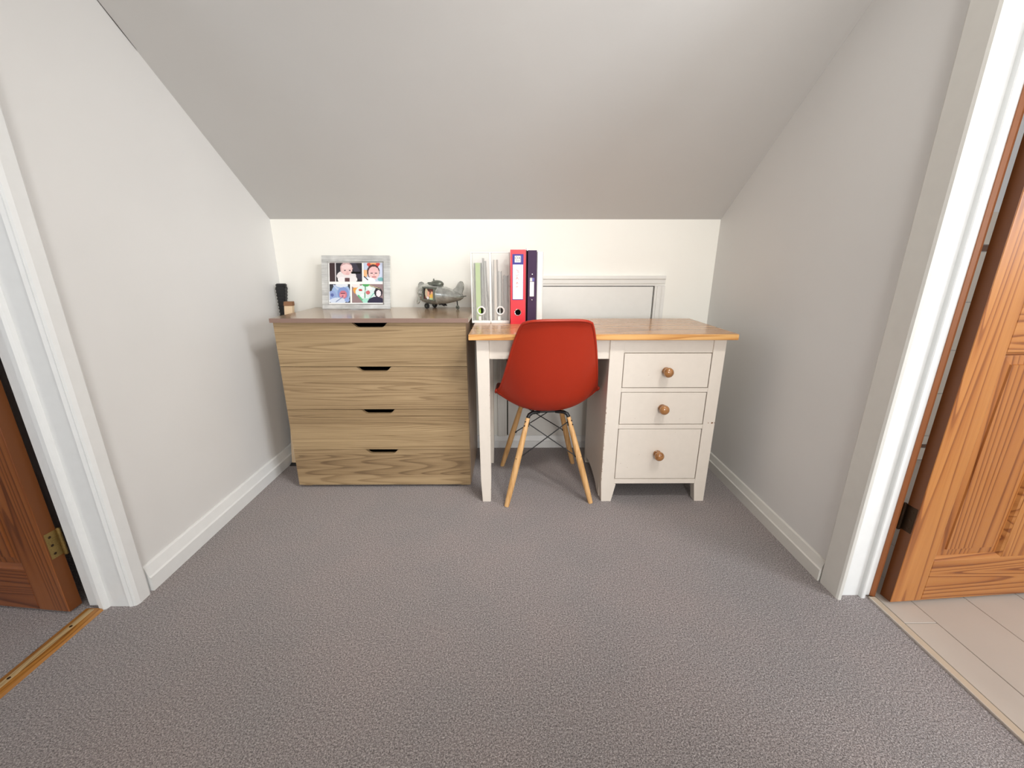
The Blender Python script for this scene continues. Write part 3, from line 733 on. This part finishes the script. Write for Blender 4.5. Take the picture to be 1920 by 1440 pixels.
for px, (u0, u1, v0, v1) in ((ph1, (.112, .588, .135, .480)), (ph2, (.612, .895, .135, .480)), (ph3, (.108, .408, .527, .872)), (ph4, (.435, .890, .527, .872))):
    a, b_, c_, d = pv(u0, u1, v0, v1); picture('photo', px, a, b_, c_, d, .0045, T, mt)
T2 = Matrix.Translation((0, .0, 0)) @ Matrix.Rotation(R(16), 4, 'X')
m = MB(); m.prism([(-.035, 0), (.035, 0), (.022, .185), (-.022, .185)], 'y', .0, .003, Matrix.Translation((0, .098, 0)) @ Matrix.Rotation(R(17), 4, 'X'))
m.build('stand', M_dark, pf, local=True)
m = MB(); m.box(x0+.002, x1-.002, -.001, .013, -.0, .003, 0)
m.build('base_edge', M_chrome, pf, local=True)

# ------------------------------------------------------------------ pewter aeroplane
pl = empty('toy_aeroplane', (-.345, 2.085, .7975), 'small pewter toy aeroplane with propeller and picture window, on the chest', 'ornament', rz=R(-24))
BZ = .074
def XM(x=0, y=0, z=0): return Matrix.Translation((x, y, z)) @ Matrix.Rotation(R(90), 4, 'Y')
m = MB()
tilt = Matrix.Translation((-.105, 0, BZ+.002)) @ Matrix.Rotation(R(4), 4, 'Y') @ Matrix.Rotation(R(90), 4, 'Y')
m.lathe([(.030, -.002), (.036, .002), (.0425, .012), (.0475, .028), (.051, .05), (.0515, .072), (.049, .10), (.043, .128), (.0375, .155), (.0305, .178), (.0245, .198), (.016, .222), (.007, .236), (.0005, .242)], 28, tilt)
m.lathe([(.0445, .016), (.0450, .018), (.0445, .020)], 28, tilt); m.lathe([(.0480, .1065), (.0490, .109), (.0475, .1115)], 28, tilt); m.lathe([(.0405, .141), (.0405, .143), (.0390, .145)], 28, tilt)
body = m.build('fuselage', M_pewter, pl, local=True, smooth=50)
m = MB(); m.lathe([(.001, -.010), (.008, -.008), (.012, -.002), (.030, 0), (.031, .003)], 24, tilt)
m.build('nose_cowl', M_dpewter, pl, local=True, smooth=40)
m = MB()
for sgn in (-1, 1):
    pts = [(0.0, 0), (.006, .012), (.013, .026), (.015, .038), (.010, .047), (0, .050), (-.010, .046), (-.014, .036), (-.011, .024), (-.005, .012)]
    MM = Matrix.Translation((-.117, 0, BZ)) @ Matrix.Rotation(R(-22), 4, 'X') @ Matrix.Rotation(R(0 if sgn > 0 else 180), 4, 'X') @ Matrix.Rotation(R(28), 4, 'Z')
    m.prism([(a, b_+.006) for a, b_ in pts], 'y', -.0012, .0012, MM)
    MM2 = MM
    m.tube([MM2 @ Vector((a, 0, b_+.006)) for a, b_ in pts], .0022, 6, closed=True)
m.lathe([(.001, -.012), (.005, -.010), (.008, -.002), (.008, .006)], 16, XM(-.119, 0, BZ))
m.build('propeller', M_pewter, pl, local=True, smooth=50)
m = MB(); m.ball((-.012, 0, BZ+.046), .036, (1.0, .68, .50)); m.lathe([(.003, 0), (.0045, .004), (.0028, .008), (.0035, .011)], 12, Matrix.Translation((-.030, 0, BZ+.060)))
m.box(-.062, -.040, -.012, .012, BZ+.044, BZ+.054, .003); m.tube([(-.045, -.022, BZ+.044), (-.010, -.027, BZ+.043), (.028, -.019, BZ+.040)], .003, 8)
m.build('cockpit', M_dpewter, pl, local=True, smooth=50)
m = MB(); m.prism([(.068, .014), (.092, .030), (.110, .054), (.121, .062), (.132, .060), (.139, .047), (.138, .026), (.129, .004), (.134, -.012), (.118, -.020), (.092, -.010)], 'y', -.0035, .0035, Matrix.Translation((0, 0, BZ)))
bmesh.ops.bevel(m.bm, geom=m.bm.edges[:], offset=.0015, segments=2, affect='EDGES')
m.build('tail_fin', M_pewter, pl, local=True, smooth=40)
m = MB(); m.prism([(.086, -.004), (.100, -.040), (.124, -.046), (.134, -.030), (.134, .030), (.124, .046), (.100, .040), (.086, .004)], 'z', BZ-.013, BZ-.008)
m.build('tailplane', M_pewter, pl, local=True)
# square picture window on the side
m = MB(); T3 = Matrix.Translation((-.060, -.0550, BZ-.024)) @ Matrix.Rotation(R(4), 4, 'Y') @ Matrix.Scale(1.18, 4)
for a, b_, c_, d in ((-.004, .054, -.004, .001), (-.004, .054, .044, .050), (-.004, .002, .0, .046), (.049, .054, .0, .046)): m.box(a, b_, -.003, .022, c_, d, .001, 1, T3)
wf = m.build('window_surround', M_dpewter, pl, local=True)
ph5 = raster(26, 24, (70, 46, 40), [('r', 0, .12, 0, 1, (24, 24, 28)), ('e', .3, .55, .14, .45, (206, 190, 160)), ('e', .5, .5, .13, .34, (232, 172, 148)), ('e', .55, .85, .12, .14, (90, 50, 46)), ('e', .80, .80, .16, .16, (110, 62, 56)), ('e', .85, .50, .16, .25, (238, 176, 140)),
    ('e', .82, .25, .2, .28, (244, 196, 92)), ('e', .45, .12, .12, .12, (240, 230, 236)), ('e', .8, .05, .22, .12, (196, 214, 160)), ('e', .15, .12, .1, .14, (92, 44, 40))])
picture('picture', ph5, .001, .050, .001, .045, .0005, T3, wf)
m = MB(); text_bm(m, 'AX', .017, Matrix.Translation((-.079, -.0490, BZ+.006)) @ Matrix.Rotation(R(-10), 4, 'Z') @ Matrix.Rotation(R(90), 4, 'X'))
text_bm(m, 'AX', .010, Matrix.Translation((-.079, -.0485, BZ-.010)) @ Matrix.Rotation(R(-10), 4, 'Z') @ Matrix.Rotation(R(90), 4, 'X'))
m.build('lettering', M_whitem, pl, local=True)
for sy_ in (-1, 1):
    wy = sy_*.034
    w_ = MB().lathe([(.004, -.004), (.0125, -.004), (.014, -.002), (.014, .002), (.0125, .004), (.004, .004)], 20, Matrix.Translation((-.055, wy, .0142)) @ Matrix.Rotation(R(90), 4, 'X')).build('wheel', M_rubber, pl, local=True, smooth=40)
    m = MB(); m.tube([(-.052, sy_*.022, BZ-.040), (-.055, wy-sy_*.006, .016)], .0032, 8); m.tube([(-.055, wy-.006, .0142), (-.055, wy+.006, .0142)], .0035, 10)
    m.build('strut', M_dpewter, w_, local=True, smooth=40)
w_ = MB().lathe([(.003, -.003), (.009, -.003), (.0105, 0), (.009, .003), (.003, .003)], 18, Matrix.Translation((.100, 0, .0107)) @ Matrix.Rotation(R(90), 4, 'X')).build('wheel', M_dpewter, pl, local=True, smooth=40)
m = MB(); m.tube([(.098, 0, BZ-.018), (.100, 0, .018)], .0028, 8); m.tube([(.100, -.005, .0107), (.100, .005, .0107)], .003, 8); m.build('strut', M_black, w_, local=True, smooth=40)
m = MB(); m.prism([(-.010, .036), (.004, .018), (.012, .022), (.030, .014), (.034, .018), (.014, .034), (.004, .046)], 'y', -.012, -.006); m.prism([(-.010, .036), (.004, .018), (.012, .022), (.030, .014), (.034, .018), (.014, .034), (.004, .046)], 'y', .006, .012)
m.build('undercarriage_bracket', M_black, pl, local=True)

# ------------------------------------------------------------------ files on the desk (z0 = desktop)
Z0 = .7557
def mesh_file(x0, x1, y0, depth, h, label):
    t = empty('magazine_file', ((x0+x1)/2, y0+depth/2, Z0), label, 'magazine file', 'white mesh magazine files on the desk')
    xm = (x0+x1)/2; hz = Z0+.055
    # perforated front with a round finger hole
    m = MB(); n = 32; r = .0135
    ring = [(xm+r*math.cos(2*math.pi*k/n+math.pi/4), hz+r*math.sin(2*math.pi*k/n+math.pi/4)) for k in range(n)]
    outer = [];
    for k in range(n):
        a = 2*math.pi*k/n+math.pi/4; c, s_ = math.cos(a), math.sin(a); ww, hh = (x1-x0)/2-.002, .045
        q = min(ww/abs(c) if abs(c) > 1e-6 else 9, hh/abs(s_) if abs(s_) > 1e-6 else 9); outer.append((xm+q*c, hz+q*s_))
    A = [m.bm.verts.new((p[0], y0, p[1])) for p in ring]; B = [m.bm.verts.new((p[0], y0, p[1])) for p in outer]
    for k in range(n): m.bm.faces.new((A[k], A[(k+1) % n], B[(k+1) % n], B[k]))
    for za, zb in ((Z0+.003, hz-.045), (hz+.045, Z0+h-.003)):
        m.bm.faces.new([m.bm.verts.new((a, y0, b_)) for a, b_ in ((x0+.002, za), (x1-.002, za), (x1-.002, zb), (x0+.002, zb))])
    # side sheets with a diagonal cut, low back sheet
    for x in (x0+.001, x1-.001):
        m.bm.faces.new([m.bm.verts.new((x, a, b_)) for a, b_ in ((y0, Z0+.003), (y0+depth, Z0+.003), (y0+depth, Z0+.13), (y0+.075, Z0+h-.003), (y0, Z0+h-.003))])
    m.bm.faces.new([m.bm.verts.new((a, y0+depth, b_)) for a, b_ in ((x0, Z0+.003), (x1, Z0+.003), (x1, Z0+.13), (x0, Z0+.13))])
    m.build('mesh_sheet', M_mesh, t)
    m = MB(); e = .0022
    for x in (x0+.001, x1-.001):
        m.tube([(x, y0, Z0+.004), (x, y0, Z0+h), (x, y0+.075, Z0+h), (x, y0+depth, Z0+.13), (x, y0+depth, Z0+.004)], e, 6)
        m.box(x-.0012, x+.0012, y0, y0+depth, Z0, Z0+.009)
    for y, z in ((y0, Z0+h), (y0+depth, Z0+.13)): m.tube([(x0, y, z), (x1, y, z)], e, 6)
    m.box(x0, x1, y0-.0012, y0+.0012, Z0, Z0+.011); m.box(x0, x1, y0+depth-.001, y0+depth+.001, Z0, Z0+.011); m.box(x0, x1, y0, y0+depth, Z0, Z0+.0022)
    m.build('rim', M_whitem, t)
    m = MB(); m.lathe([(.0135, -.0015), (.0175, -.003), (.0200, -.0012), (.0200, .001), (.0135, .001)], 28, Matrix.Translation((xm, y0, hz)) @ Matrix.Rotation(R(-90), 4, 'X'))
    # open the ring
    bmesh.ops.delete(m.bm, geom=[f for f in m.bm.faces if len(f.verts) > 4], context='FACES')
    m.build('finger_ring', M_whitep, t, smooth=40)
    MB().box(xm-.012, xm+.000, y0-.0028, y0-.0015, Z0+.012, Z0+.030).build('label_holder', M_whitep, t)
    return t
ZF = Z0+.0024
mesh_file(-.1690, -.0855, 1.880, .150, .305, 'white mesh magazine file holding a lime green folder, leftmost on the desk')
mesh_file(-.083, .0010, 1.880, .150, .305, 'white mesh magazine file holding a grey booklet, beside the red lever arch file')
def slab(name, x0, x1, y0, y1, z1, mat, label, cat, rot=0.0, group=None, page=True):
    t = empty(name, ((x0+x1)/2, (y0+y1)/2, ZF), label, cat, group)
    Mx = Matrix.Translation(((x0+x1)/2, 0, ZF)) @ Matrix.Rotation(rot, 4, 'Y') @ Matrix.Translation((-(x0+x1)/2, 0, -ZF))
    w = x1-x0
    m = MB(); m.box(x0, x0+w*.18, y0, y1, ZF, z1, 0, 1, Mx); m.box(x1-w*.18, x1, y0, y1, ZF, z1, 0, 1, Mx); m.box(x0, x1, y0, y0+.0008, ZF, z1, 0, 1, Mx)
    m.build('cover', mat, t)
    if page: MB().box(x0+w*.2, x1-w*.2, y0+.001, y1-.003, ZF+.001, z1-.003, 0, 1, Mx).build('pages', M_white, t)
    return t
slab('folder', -.156, -.1225, 1.890, 2.02, Z0+.262, M_green, 'lime green folder seen through the leftmost mesh file', 'folder')
slab('document', -.1205, -.1175, 1.888, 2.02, Z0+.282, M_gp, 'thin light grey document upright beside the green folder in the mesh file', 'document', rot=0.0)
slab('document', -.1020, -.0970, 1.890, 2.02, Z0+.270, M_gp, 'light grey document leaning across the mesh file of the green folder', 'document', rot=R(-2.4))
slab('booklet', -.0270, -.0040, 1.890, 2.02, Z0+.208, M_grey, 'dark grey booklet at the right inside the second mesh file', 'booklet')
slab('document', -.0710, -.0530, 1.890, 2.02, Z0+.275, M_beige, 'bundle of beige papers at the left inside the second mesh file', 'document')
slab('document', -.0500, -.0360, 1.892, 2.02, Z0+.225, M_gp, 'light grey papers in the middle of the second mesh file', 'document')

# red lever arch file
x0, x1, y0 = .0045, .0705, 1.842
t = empty('lever_arch_file', ((x0+x1)/2, 1.98, Z0), 'red lever arch file with navy and white spine label on the desk', 'ring binder')
m = MB(); n = 32; r = .0125; xm = (x0+x1)/2+.0; hz = Z0+.052; hh = .045
for f_y in (y0, y0+.0025):
    ring = [m.bm.verts.new((xm+r*math.cos(2*math.pi*k/n+math.pi/4), f_y, hz+r*math.sin(2*math.pi*k/n+math.pi/4))) for k in range(n)]
    outer = []
    for k in range(n):
        a = 2*math.pi*k/n+math.pi/4; c, s_ = math.cos(a), math.sin(a); ww = (x1-x0)/2
        q = min(ww/abs(c) if abs(c) > 1e-6 else 9, hh/abs(s_) if abs(s_) > 1e-6 else 9); outer.append(m.bm.verts.new((xm+q*c, f_y, hz+q*s_)))
    for k in range(n): m.bm.faces.new((ring[k], ring[(k+1) % n], outer[(k+1) % n], outer[k]))
m.box(x0, x1, y0, y0+.0025, Z0, hz-hh); m.box(x0, x1, y0, y0+.0025, hz+hh, Z0+.316)
m.build('spine', M_binred, t)
for a, b_ in ((x0, x0+.0024), (x1-.0024, x1)): MB().box(a, b_, y0+.0026, y0+.285, Z0, Z0+.316, .0005).build('cover', M_binred, t)
MB().box(x0+.004, x0+.045, y0+.040, y0+.27, Z0+.008, Z0+.300).build('pages', M_white, t)
MB().box(x1-.0022+.0022, x1+.0040, y0+.006, y0+.280, Z0, Z0+.314).build('inner_board', M_bindark, t)
m = MB(); m.lathe([(.0125, -.0012), (.0145, -.0020), (.0152, -.0004), (.0150, .001), (.0125, .001)], 28, Matrix.Translation((xm, y0, hz)) @ Matrix.Rotation(R(-90), 4, 'X'))
bmesh.ops.delete(m.bm, geom=[f for f in m.bm.faces if len(f.verts) > 4], context='FACES')
m.build('finger_ring', M_chrome, t, smooth=40)
MB().box(xm-.014, xm+.014, y0+.03, y0+.032, hz-.02, hz+.02).build('hole_shade', M_dark, t)  # added dark plate, paints the shade inside the finger hole
lb = MB().box(x0+.0085, x1-.0100, y0-.0006, y0-.0001, Z0+.106, Z0+.298).build('spine_label', M_navy, t)
lb['label'] = 'navy spine label with white panel'
MB().box(x0+.0105, x1-.0115, y0-.0009, y0-.0006, Z0+.109, Z0+.255).build('writing_panel', M_white, lb)
MB().box(x0+.0185, x0+.0440, y0-.0010, y0-.0006, Z0+.264, Z0+.291).build('logo_panel', M_white, lb)
m = MB(); RX = Matrix.Rotation(R(90), 4, 'X')
text_bm(m, 'OX', .0165, Matrix.Translation((x0+.0315, y0-.0012, Z0+.2815)) @ RX, .0001)
for k in range(2): m.box(x0+.0215, x0+.0415, y0-.0013, y0-.0010, Z0+.2690+k*.003, Z0+.2702+k*.003)
m.build('logo_lettering', M_ink, lb)
MB().box(x0+.0465, x0+.0490, y0-.0010, y0-.0006, Z0+.264, Z0+.291).build('logo_bar', M_lilac, lb)
m = MB(); random.seed(5)
zz = Z0+.240
for k in range(7):
    q = [(x0+.030+random.uniform(-.006, .007), y0-.0014, zz-random.uniform(0, .012)) for _ in range(4)]
    m.tube(q, .0009, 5); zz -= .012
o = m.build('handwriting', M_pink, lb)
# rivet showing above between the binders
m = MB(); m.tube([(.0695, y0+.050, Z0+.312), (.0715, y0+.050, Z0+.321), (.0760, y0+.050, Z0+.3225), (.0785, y0+.050, Z0+.312)], .0012, 8); m.build('metal_clip', M_chrome, t)

# purple ring binder
x0, x1, y0 = .0800, .1190, 1.868
t = empty('ring_binder', ((x0+x1)/2, 2.0, Z0), 'purple ring binder with small white spine label, right of the red file', 'ring binder')
MB().box(x0, x1, y0, y0+.0025, Z0, Z0+.314, .0008).build('spine', M_binpur, t)
for a, b_ in ((x0, x0+.0022), (x1-.0022, x1)): MB().box(a, b_, y0+.0026, y0+.27, Z0, Z0+.314, .0004).build('cover', M_binpur, t)
MB().box(x0+.006, x1-.010, y0+.03, y0+.25, Z0+.008, Z0+.300).build('pages', M_white, t)
for zz in (.214, .104):
    MB().lathe([(.0028, 0), (.0026, .0010), (.0008, .0016)], 14, Matrix.Translation((x0+.0200, y0, Z0+zz)) @ Matrix.Rotation(R(90), 4, 'X')).build('rivet', M_chrome, t)
lb = MB().box(x0+.0095, x0+.0300, y0-.0006, y0, Z0+.118, Z0+.200).build('spine_label', M_binpur, t)
MB().box(x0+.0100, x0+.0285, y0-.0009, y0-.0006, Z0+.119, Z0+.182).build('writing_panel', M_white, lb)
MB().box(x0+.0100, x0+.0205, y0-.0009, y0-.0006, Z0+.184, Z0+.199).build('logo_panel', M_white, lb)
MB().box(x0+.0205, x0+.0300, y0-.0009, y0-.0006, Z0+.184, Z0+.199).build('logo_bar', M_lilac, lb)
m = MB(); text_bm(m, 'OX', .0075, Matrix.Translation((x0+.0153, y0-.0011, Z0+.1935)) @ RX, .0001); m.box(x0+.0112, x0+.0195, y0-.0011, y0-.0009, Z0+.1862, Z0+.1874)
m.build('logo_lettering', M_ink, lb)

# white binder at the right end
x0, x1, y0 = .1195, .1500, 1.880
t = empty('ring_binder', ((x0+x1)/2, 2.0, Z0), 'plain white ring binder at the right end of the row of files', 'ring binder')
m = MB(); m.prism([(x0+.001, y0+.25), (x0+.001, y0+.004), (x0+.004, y0), (x1-.010, y0), (x1-.003, y0+.004), (x1, y0+.014), (x1, y0+.25), (x1-.002, y0+.25), (x1-.002, y0+.014), (x1-.005, y0+.006), (x1-.010, y0+.002), (x0+.005, y0+.002), (x0+.003, y0+.005), (x0+.003, y0+.25)], 'z', Z0, Z0+.308)
m.build('cover', M_whitep, t)
MB().box(x0+.006, x1-.007, y0+.02, y0+.235, Z0+.006, Z0+.295).build('pages', M_white, t)
MB().box(x1-.004, x1+.0008, y0+.002, y0+.016, Z0, Z0+.008).build('corner_guard', M_bronze, t)

# ------------------------------------------------------------------ things standing in the gap left of the chest
t = empty('tool_handle', (-1.132, 2.085, 0), 'black ribbed tapering tool handle standing in the left corner behind the chest', 'tool handle')
def bar(mb, p0, p1, w0, w1, d0, d1, n=1):
    p0, p1 = Vector(p0), Vector(p1)
    A = [mb.bm.verts.new(p0+Vector((sx*w0/2, sy_*d0/2, 0))) for sx, sy_ in ((-1, -1), (1, -1), (1, 1), (-1, 1))]
    B = [mb.bm.verts.new(p1+Vector((sx*w1/2, sy_*d1/2, 0))) for sx, sy_ in ((-1, -1), (1, -1), (1, 1), (-1, 1))]
    fs = [mb.bm.faces.new(A), mb.bm.faces.new(list(reversed(B)))]+[mb.bm.faces.new((A[i], B[i], B[(i+1) % 4], A[(i+1) % 4])) for i in range(4)]
    bmesh.ops.recalc_face_normals(mb.bm, faces=fs); return mb
m = MB(); bar(m, (-1.142, 2.115, .0), (-1.148, 2.118, .74), .022, .020, .022, .02); m.build('shaft', M_black, t)
m = MB(); bar(m, (-1.148, 2.118, .7405), (-1.1365, 2.118, .905), .022, .050, .022, .026); bar(m, (-1.1365, 2.118, .9055), (-1.136, 2.118, .918), .050, .044, .026, .022)
bmesh.ops.bevel(m.bm, geom=m.bm.edges[:], offset=.003, segments=2, affect='EDGES')
g = m.build('grip', M_rubber, t)
m = MB()
for k in range(9):
    f = (k+1)/10; w = .022+(.028)*f+.0015
    m.box(-1.148+.0115*f-w/2, -1.148+.0115*f+w/2, 2.1035, 2.1325, .745+.16*f, .751+.16*f, .001)
m.build('rib', M_black, g)
t = empty('wooden_post', (-1.105, 2.06, 0), 'pale wooden post with brown top leaning in the left corner beside the black handle', 'post')
m = MB(); bar(m, (-1.120, 1.975, .012), (-1.083, 2.062, .815), .044, .040, .024, .024); bmesh.ops.bevel(m.bm, geom=m.bm.edges[:], offset=.002, segments=1, affect='EDGES')
m.build('shaft', M_postc, t)
m = MB(); bar(m, (-1.083, 2.062, .8155), (-1.0825, 2.064, .835), .042, .040, .025, .023); m.build('cap', M_chip, t)
m = MB(); bar(m, (-1.122, 1.966, 0), (-1.120, 1.974, .0118), .054, .048, .032, .026); m.build('foot', M_rubber, t)

# ------------------------------------------------------------------ twin ceiling spots of the landing (behind and above the camera)
for k, (lx, lab) in enumerate(((.52, 'white ceiling spot lamp above the landing, the one nearer the middle'), (.84, 'white ceiling spot lamp above the landing, the one nearer the right doorway'))):
    ly = .46; tgt = Vector(((-.85, 1.75, .50), (.05, 2.1, .50))[k]); src = Vector((lx, ly, 2.19))
    t = empty('spot_lamp', (lx, ly, 2.2995), lab, 'ceiling lamp')
    MB().lathe([(.045, 2.286), (.045, 2.2985)], 24, Matrix.Translation((lx, ly, 0))).build('ceiling_rose', M_whitep, t, smooth=40)
    D = (tgt-src).normalized(); q = D.to_track_quat('Z', 'Y').to_matrix().to_4x4()
    m = MB(); m.tube([(lx, ly, 2.286), (lx, ly, 2.23)], .006, 8); m.build('stem', M_whitep, t)
    m = MB(); m.lathe([(.02, -.060), (.070, -.048), (.106, .036), (.105, .036), (.067, -.040), (.001, -.042)], 24, Matrix.Translation(src) @ q); m.build('shade', M_whitep, t, smooth=40)
    d = bpy.data.lights.new('spot_bulb', 'SPOT'); d.energy = 50; d.color = (1.0, .975, .94); d.spot_size = R(80); d.spot_blend = 1.0; d.shadow_soft_size = .10
    o = bpy.data.objects.new('spot_bulb', d); COL.objects.link(o); o.location = src+D*.045; o.rotation_euler = (-D).to_track_quat('Z', 'Y').to_euler()
